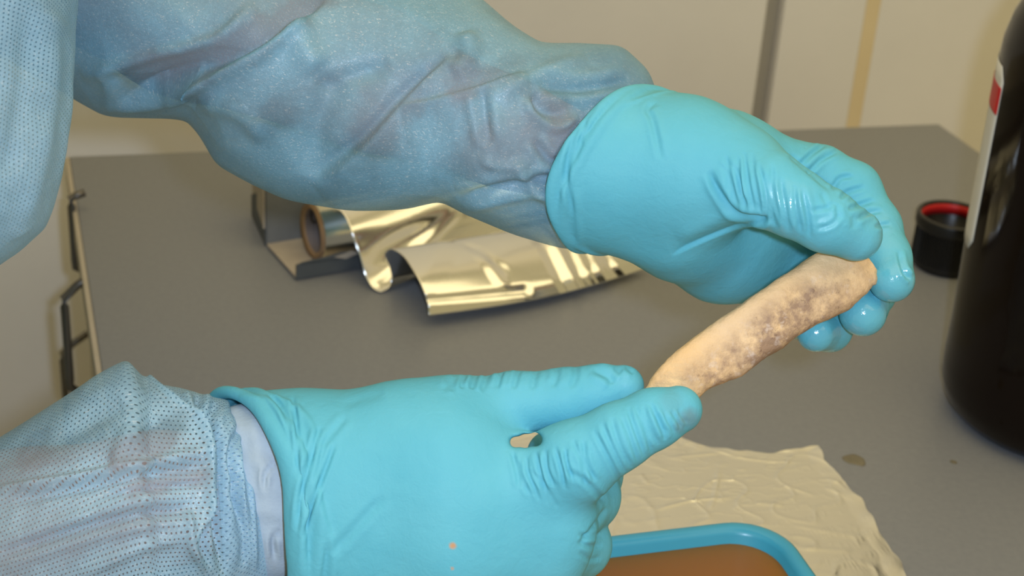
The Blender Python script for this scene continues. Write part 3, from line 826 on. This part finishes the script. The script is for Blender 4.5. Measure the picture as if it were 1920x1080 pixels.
# far hand: thumb towards the viewer, fingers coming round behind the bone
palmL = [([(1000, 300, .638, 122), (1120, 305, .634, 126), (1260, 325, .634, 122)], .008),
         ([(1000, 340, .650, 105), (1140, 350, .645, 108), (1270, 400, .646, 104), (1360, 450, .664, 82)], .012),
         ([(1180, 290, .636, 112), (1290, 310, .628, 108), (1390, 330, .618, 90)], .014),
         ([(1250, 310, .648, 110), (1370, 310, .650, 88), (1480, 326, .652, 60)], .012),
         ([(1270, 360, .655, 105), (1380, 390, .665, 85), (1470, 400, .672, 64)], .012),
         ([(1280, 400, .660, 100), (1370, 450, .675, 80), (1450, 470, .684, 62)], .012),
         ([(1290, 430, .660, 90), (1350, 480, .675, 72), (1410, 510, .685, 52)], .012)]
fingL = [[(1370, 325, .618, 88), (1440, 354, .606, 71), (1490, 381, .602, 63), (1548, 413, .602, 58), (1605, 441, .606, 49)],
         [(1470, 328, .652, 62), (1536, 330, .654, 56), (1596, 358, .652, 54), (1640, 426, .646, 48), (1662, 482, .638, 44), (1672, 524, .630, 43)],
         [(1455, 400, .672, 64), (1560, 400, .680, 54), (1622, 470, .672, 48), (1632, 545, .656, 46), (1618, 587, .640, 44)],
         [(1440, 465, .685, 62), (1540, 490, .692, 52), (1580, 570, .680, 44), (1555, 617, .660, 40), (1530, 624, .648, 36)],
         [(1405, 510, .686, 52), (1480, 550, .695, 44), (1510, 600, .68, 36), (1490, 600, .665, 32)]]
foldsL = [([(1120, 195), (1075, 260), (1062, 330), (1075, 405)], 5, -.8, 'c'),
          ([(1100, 225), (1085, 270)], 4, -.7, 'c'),
          ([(1232, 190), (1215, 205), (1225, 230), (1240, 300)], 5, -.7, 'c'),
          ([(1330, 320), (1345, 355), (1375, 395), (1425, 412), (1440, 405)], 6, -1.6, 'c'),
          ([(1440, 412), (1380, 428), (1310, 455), (1260, 478)], 16, -1.7, 'R'), ([(1420, 395), (1370, 405), (1310, 430), (1270, 450)], 16, 1.0, 'g'),
          ([(1480, 290), (1505, 310), (1560, 360)], 5, -.8, 'g'),
          ([(1550, 268), (1520, 290), (1500, 310)], 4, -1.0, 'c'), ([(1572, 282), (1540, 300), (1515, 325)], 4, -1.0, 'c'), ([(1600, 330), (1575, 335), (1560, 355)], 4, -.9, 'c'),
          ([(1622, 350), (1590, 360), (1575, 372)], 4, -.8, 'c'), ([(1640, 375), (1610, 385), (1590, 392)], 4, -.8, 'c'), ([(1655, 395), (1630, 400), (1605, 412)], 4, -.8, 'c'), ([(1670, 420), (1640, 424)], 4, -.6, 'c'),
          ([(1685, 470), (1692, 500), (1705, 520)], 4, -.9, 'c'), ([(1690, 505), (1700, 518), (1708, 522)], 4, -.8, 'c'),
          ([(1520, 395), (1550, 390), (1565, 380)], 4, -.5, 'c'), ([(1530, 430), (1560, 420), (1575, 400)], 4, -.5, 'c')]
foldsL += lines_between([(1345, 275), (1420, 290), (1500, 340)], [(1375, 395), (1440, 420), (1520, 460)], 13, 4.2, -.85, seed=8, jit=6, cut=.3)
foldsL += lines_between([(1540, 360), (1600, 400)], [(1555, 400), (1600, 430)], 3, 5, -.4, seed=9, jit=4)
wetL = [(1470, 390, 40, .8), (1540, 430, 30, .4), (1620, 460, 30, .9), (1680, 530, 40, 1), (1650, 440, 40, .6), (1618, 590, 45, 1), (1540, 620, 45, 1)]
hand('glove', (.010, -.040, .560), (.180, .090, .745), palmL, 0, fingL, .005, [(.0006, .0024, .0007, 2), (.0046, .0018, .0011, 4), (.0078, .0010, .0016, 6)],
     None, [(1225, 188, .640), (1085, 432, .640), (1046, 320, .609), (1300, 320, .62)], .04, foldsL, label='turquoise glove on the farther hand', marks={'wet': wetL, 'dirt': [], 'spot': []})

def loft(name, stations, mat, folds=(), ns=260, nph=220, noise=(), pw=1.0, parent=None, fade=.05, cling=()):
    """fabric tube: rows of (x,y of one side, x,y of the other side, depth, half thickness)"""
    S = np.stack([np.interp(np.linspace(0, len(stations) - 1, ns), np.arange(len(stations)), np.asarray(stations, float)[:, c_]) for c_ in range(6)], 1)
    S2 = smooth_line(stations, ns)
    kw = max(3, int(ns / len(stations) * .55)) | 1
    pad = np.vstack([np.repeat(S[:1], kw // 2, 0), S, np.repeat(S[-1:], kw // 2, 0)])
    S = np.stack([np.convolve(pad[:, c_], np.ones(kw) / kw, 'valid') for c_ in range(6)], 1); S = .8 * S + .2 * S2
    ph = math.pi / 2 + np.linspace(0, 2 * math.pi, nph + 1)
    c, s = np.cos(ph), np.sin(ph)
    c = np.sign(c) * np.abs(c) ** pw; s = np.sign(s) * np.abs(s) ** pw
    x = (S[:, 0] + S[:, 2])[:, None] / 2 + c[None] * (S[:, 0] - S[:, 2])[:, None] / 2
    y = (S[:, 1] + S[:, 3])[:, None] / 2 + c[None] * (S[:, 1] - S[:, 3])[:, None] / 2
    d = S[:, 4][:, None] + s[None] * S[:, 5][:, None]
    q = np.stack([(x - 960) / F * d, (540 - y) / F * d, d], -1)
    mid = q.mean(1); al = np.concatenate([[0], np.cumsum(np.linalg.norm(np.diff(mid, axis=0), axis=1))])
    seg = np.linalg.norm(np.diff(q, axis=1), axis=2).mean(0); ar = np.concatenate([[0], np.cumsum(seg)])
    uv = np.stack(np.broadcast_arrays(al[:, None], ar[None]), -1).reshape(-1, 2)
    v = q.reshape(-1, 3); idx = np.arange(ns * (nph + 1)).reshape(ns, nph + 1)
    f = np.stack([idx[:-1, :-1], idx[1:, :-1], idx[1:, 1:], idx[:-1, 1:]], -1).reshape(-1, 4)
    n = vnormals(v, f)
    if ((v - np.repeat(mid, nph + 1, 0)) * n).sum() < 0: f = f[:, ::-1]; n = -n
    for sc, amp, seed, ridge in noise:
        z = fnoise(v, sc, seed, 9, 2)
        if ridge: z = .5 - np.abs(z) * 1.5
        front = np.clip(-(v * n).sum(1) / np.linalg.norm(v, axis=1), 0, 1) ** .7
        v = v + n * (z * amp * (.15 + .85 * front) * np.repeat(np.clip((np.arange(ns) / ns - fade) / .12, 0, 1), nph + 1))[:, None]
    n = vnormals(v, f)
    if ((v - np.repeat(mid, nph + 1, 0)) * n).sum() < 0: n = -n
    v = wrinkle(v, n, folds)
    seam = idx[:, 0]; v[idx[:, -1]] = v[seam]
    o = mesh_np(name, to_world(v), f, mat, parent, uv)
    if mat in (M_GOWN, M_GOWN_DOT):
        x, y = pix(v); val = np.zeros(len(v)); nz = fnoise(v, .012, 77, 10, 3)
        for pts, wd, am in cling:
            dd_, _, _ = line_dist(x, y, smooth_line(pts, 12)); val += am * np.clip(1.25 - dd_ / wd + .5 * nz, 0, 1)
        at = o.data.attributes.new('cling', 'FLOAT', 'POINT'); at.data.foreach_set('value', np.clip(val, 0, 1.2).astype(np.float32))
    return o

# far sleeve
stL = [(1215, 232, 1128, 385, .655, .016), (1237, 190, 1094, 440, .657, .022), (1216, 132, 1086, 469, .657, .030), (1166, 86, 1040, 463, .656, .038), (1090, 83, 960, 441, .654, .042),
       (1010, 84, 870, 403, .652, .046), (960, 50, 825, 380, .656, .048), (905, 0, 760, 393, .660, .050), (850, -40, 650, 393, .664, .052), (760, -70, 540, 376, .668, .055), (660, -90, 470, 346, .672, .058),
       (560, -110, 405, 310, .676, .060), (500, -130, 370, 252, .680, .060), (430, -140, 342, 226, .684, .060), (330, -160, 200, 221, .690, .060), (210, -190, 133, 184, .698, .058), (60, -260, 30, 120, .71, .056),
       (-90, -380, -120, 20, .74, .056), (-200, -560, -330, -160, .77, .060), (-260, -760, -560, -400, .80, .065), (-330, -950, -680, -800, .82, .07)]
foldsSL = [([(610, -8), (520, 58), (420, 118), (330, 160), (225, 190)], 58, -11, 'R'),
           ([(585, 25), (500, 90), (400, 145), (310, 182)], 16, 5, 'g'),
           ([(480, 0), (400, 72), (270, 112), (150, 140)], 14, 4, 'g'),
           ([(850, 110), (760, 195), (690, 270), (590, 350)], 70, 6.5, 'L'), ([(835, 105), (745, 190), (675, 262), (580, 335)], 14, -2.5, 'g'),
           ([(985, 140), (870, 180), (755, 205)], 50, 4.5, 'L'),
           ([(905, 170), (912, 220), (918, 275)], 9, -2.2, 'c'), ([(870, 60), (880, 110), (850, 140)], 20, 4, 'g'),
           ([(985, 185), (995, 215), (1040, 240), (1085, 218)], 9, 3.5, 'g'), ([(1000, 175), (1020, 205), (1060, 215)], 10, -3.5, 'g'),
           ([(860, 372), (950, 350), (1050, 330)], 10, -3, 'c'), ([(1000, 260), (1030, 300), (1055, 300)], 8, -2.5, 'c'), ([(960, 300), (1000, 350), (1060, 390)], 12, 3, 'g'),
           ([(560, 40), (570, 90), (600, 130)], 26, 4, 'g'), ([(640, 150), (600, 220), (580, 330)], 26, -3.5, 'g'), ([(730, 120), (640, 150), (590, 160)], 18, -3, 'g'),
           ([(370, 190), (450, 210), (500, 260)], 18, 3, 'g'), ([(200, 200), (300, 190), (400, 150)], 12, 3, 'g'), ([(190, 130), (205, 170), (200, 215)], 12, 1.5, 'g'),
           ([(1100, 110), (1010, 140), (930, 190)], 14, 2.5, 'g'), ([(1180, 150), (1090, 165), (1010, 160)], 10, -2.5, 'c'), ([(900, 300), (940, 310), (1000, 300)], 10, 2, 'g')]
tag(loft('gown_sleeve', stL, M_GOWN, foldsSL, 340, 260, [(.11, .006, 41, False), (.06, .0012, 42, True)], parent=person, fade=.14,
         cling=[([(590, -10), (490, 60), (390, 105), (250, 140)], 36, .85), ([(840, 120), (740, 190), (690, 260)], 60, .55), ([(960, 135), (860, 165)], 30, .5), ([(430, 230), (520, 220)], 45, .5), ([(1000, 250), (900, 300)], 70, .4), ([(1040, 190), (1050, 280)], 25, .4)]), 'creased blue sleeve of the farther arm')
# near sleeve (forearm) and the upper sleeve that hangs at the left
stR = [(462, 800, 510, 1120, .622, .024), (434, 768, 470, 1150, .622, .029), (428, 751, 446, 1180, .622, .032), (400, 745, 425, 1210, .621, .036), (350, 731, 380, 1235, .620, .041), (295, 720, 330, 1255, .619, .045),
       (266, 712, 310, 1262, .618, .046), (238, 674, 295, 1268, .618, .050), (196, 694, 260, 1275, .618, .052), (100, 756, 180, 1290, .618, .053), (0, 820, 80, 1300, .620, .054), (-120, 880, -40, 1310, .625, .055), (-260, 860, -250, 1310, .640, .056),
       (-390, 760, -500, 1240, .660, .058), (-400, 600, -720, 1000, .68, .06), (-360, 480, -760, 760, .68, .06)]
foldsSR = [([(236, 674), (300, 745), (366, 798), (393, 850), (398, 900), (385, 960), (360, 1010), (380, 1080)], 46, 6.5, 'R'),
           ([(-20, 922), (100, 905), (220, 882), (300, 866), (392, 850)], 8, 4.2, 'g'), ([(0, 945), (150, 915), (300, 890), (385, 876)], 10, -2.5, 'g'),
           ([(250, 800), (225, 850), (230, 880)], 16, 2.5, 'g'), ([(0, 870), (150, 800), (260, 745)], 22, -2, 'g'),
           ([(0, 1040), (120, 1000), (260, 965), (370, 955)], 10, -3.2, 'c'), ([(180, 930), (290, 915), (380, 905)], 6, -2.2, 'c'), ([(440, 800), (425, 860), (440, 930)], 6, -2.4, 'c'), ([(468, 900), (474, 980), (478, 1070)], 6, 2.0, 'g'), ([(150, 1080), (250, 1030), (340, 1000)], 12, 2.5, 'g'),
           ([(345, 950), (350, 1010), (395, 1080)], 8, 2.5, 'g'),
           ([(400, 755), (392, 800), (402, 860), (405, 960), (418, 1080)], 9, -4, 'c'), ([(430, 775), (435, 850), (450, 940), (460, 1080)], 10, 3, 'g'), ([(370, 735), (375, 770), (385, 800)], 8, -3, 'c'),
           ([(345, 735), (350, 760), (362, 785)], 8, 2, 'g'), ([(420, 900), (450, 980), (455, 1060)], 7, -2, 'c')]
tag(loft('gown_sleeve', stR, M_GOWN_DOT, foldsSR, 300, 240, [(.08, .003, 51, False), (.05, .0010, 52, True)], parent=person,
         cling=[([(60, 850), (180, 830), (300, 830)], 35, .6), ([(230, 860), (330, 800)], 28, .9), ([(250, 915), (370, 895)], 22, .9), ([(0, 1060), (150, 1010), (300, 975)], 45, .5)]), 'dotted blue sleeve of the nearer arm')
stU = [(-120, -1180, -640, -1060, .74, .075), (60, -1000, -560, -960, .70, .085), (160, -720, -480, -720, .66, .082), (175, -420, -420, -420, .62, .074), (160, -150, -400, -100, .60, .068), (147, 0, -400, 60, .592, .066), (141, 90, -400, 150, .588, .064), (129, 230, -400, 290, .585, .062), (116, 320, -400, 380, .584, .060), (100, 390, -400, 450, .585, .058),
       (84, 430, -400, 520, .588, .055), (38, 470, -410, 580, .595, .052), (-25, 512, -430, 640, .61, .050), (-110, 580, -480, 720, .63, .05), (-220, 690, -560, 820, .65, .05), (-300, 820, -560, 900, .66, .04)]
foldsSU = [([(100, 20), (95, 180), (70, 330), (30, 450)], 16, 2.0, 'g'), ([(60, 0), (40, 200), (10, 350)], 20, -2, 'g'), ([(140, 60), (126, 240), (98, 390)], 6, 1.5, 'g')]
tag(loft('gown_upper_sleeve', stU, M_GOWN_DOT, foldsSU, 220, 200, [(.08, .003, 61, False), (.04, .0014, 62, True)], parent=person), 'dotted blue gown hanging at the left edge')

# pale cuffs of an under layer inside the gloves
stC = [(400, 772, 420, 1110, .622, .023), (445, 758, 470, 1105, .622, .025), (485, 754, 500, 1100, .622, .0255), (520, 758, 540, 1090, .622, .025), (600, 790, 610, 1060, .622, .022)]
foldsC = [([(525, 860), (500, 885), (495, 915)], 4, -1.2, 'c'), ([(528, 1000), (512, 1010), (515, 1050)], 5, -1.2, 'c'), ([(470, 760), (485, 860), (505, 960)], 14, .8, 'g')]
tag(loft('under_cuff', stC, M_CUFF, foldsC, 100, 120, [(.03, .0008, 71, True)], parent=person), 'pale inner cuff')
stC2 = [(1100, 200, 1040, 380, .652, .020), (1170, 168, 1085, 420, .652, .024), (1205, 166, 1110, 425, .652, .024), (1240, 188, 1150, 425, .652, .022), (1290, 230, 1200, 430, .652, .018)]
tag(loft('under_cuff', stC2, M_CUFF, [], 80, 100, parent=person), 'pale inner cuff')

# body: torso, arms, legs in one surface; only the arms glimmer through the gown
fb = Field((-1.02, -1.30, .42), (.10, .62, 1.40), .006)
DB = fb.blank()
armL = [(1130, 312, .650, 84), (950, 250, .652, 100), (700, 150, .664, 130), (350, 30, .690, 150), (120, -110, .71, 165), (-160, -460, .78, 170), (-420, -900, .86, 190)]
armR = [(520, 930, .622, 85), (300, 935, .625, 125), (50, 985, .630, 140), (-320, 1010, .66, 112), (-440, 860, .67, 112), (-260, 500, .64, 112), (-190, 0, .615, 130), (-250, -600, .67, 165), (-480, -1050, .76, 190)]
for ch in (armL, armR):
    for s in strokes(ch): fb.add(DB, s, .01)
def world_k(p):
    p = np.asarray(p) - C; return np.array([p @ RV, p @ UV_, p @ FV])
px0, py0 = person.location[0], person.location[1]
def wseg(a, b, ra, rb, k): fb.add(DB, (world_k(a), world_k(b), ra, rb), k)
wseg((px0, py0 - .10, .98), (px0, py0 + .10, .98), .13, .13, .06)
wseg((px0, py0 - .09, 1.12), (px0, py0 + .09, 1.12), .12, .12, .06)
wseg((px0, py0 - .10, 1.28), (px0, py0 + .10, 1.28), .13, .13, .06)
wseg((px0 - .01, py0 - .14, 1.42), (px0 - .01, py0 + .14, 1.42), .08, .08, .06)
wseg((px0, py0, 1.44), (px0, py0, 1.54), .06, .055, .03)
for s in (-1, 1):
    wseg((px0, py0 + s * .10, .92), (px0, py0 + s * .11, .50), .095, .062, .03)
    wseg((px0, py0 + s * .11, .50), (px0, py0 + s * .11, .085), .062, .042, .02)
    wseg((px0 - .05, py0 + s * .11, .042), (px0 + .14, py0 + s * .12, .036), .042, .036, .02)
v, q = fb.surface(DB); v = laplace(v, q, 4)
v = to_world(v); v[:, 2] = np.maximum(v[:, 2], 0.0)
mesh_np('body', v, q, M_SKIN, person)
# body of the gown, a wide tube from the shoulders to below the knees
rings = []
for z, rx, ry in ((1.47, .09, .17), (1.42, .13, .21), (1.30, .165, .245), (1.12, .165, .24), (.95, .18, .26), (.70, .20, .28), (.40, .22, .30)):
    rings.append([(px0 + rx * math.cos(t) * (1 + .02 * math.sin(7 * t)), py0 + ry * math.sin(t) * (1 + .02 * math.sin(5 * t)), z) for t in np.linspace(0, 2 * math.pi, 64, endpoint=False)])
ring_mesh('gown_body', rings, M_GOWN, person)
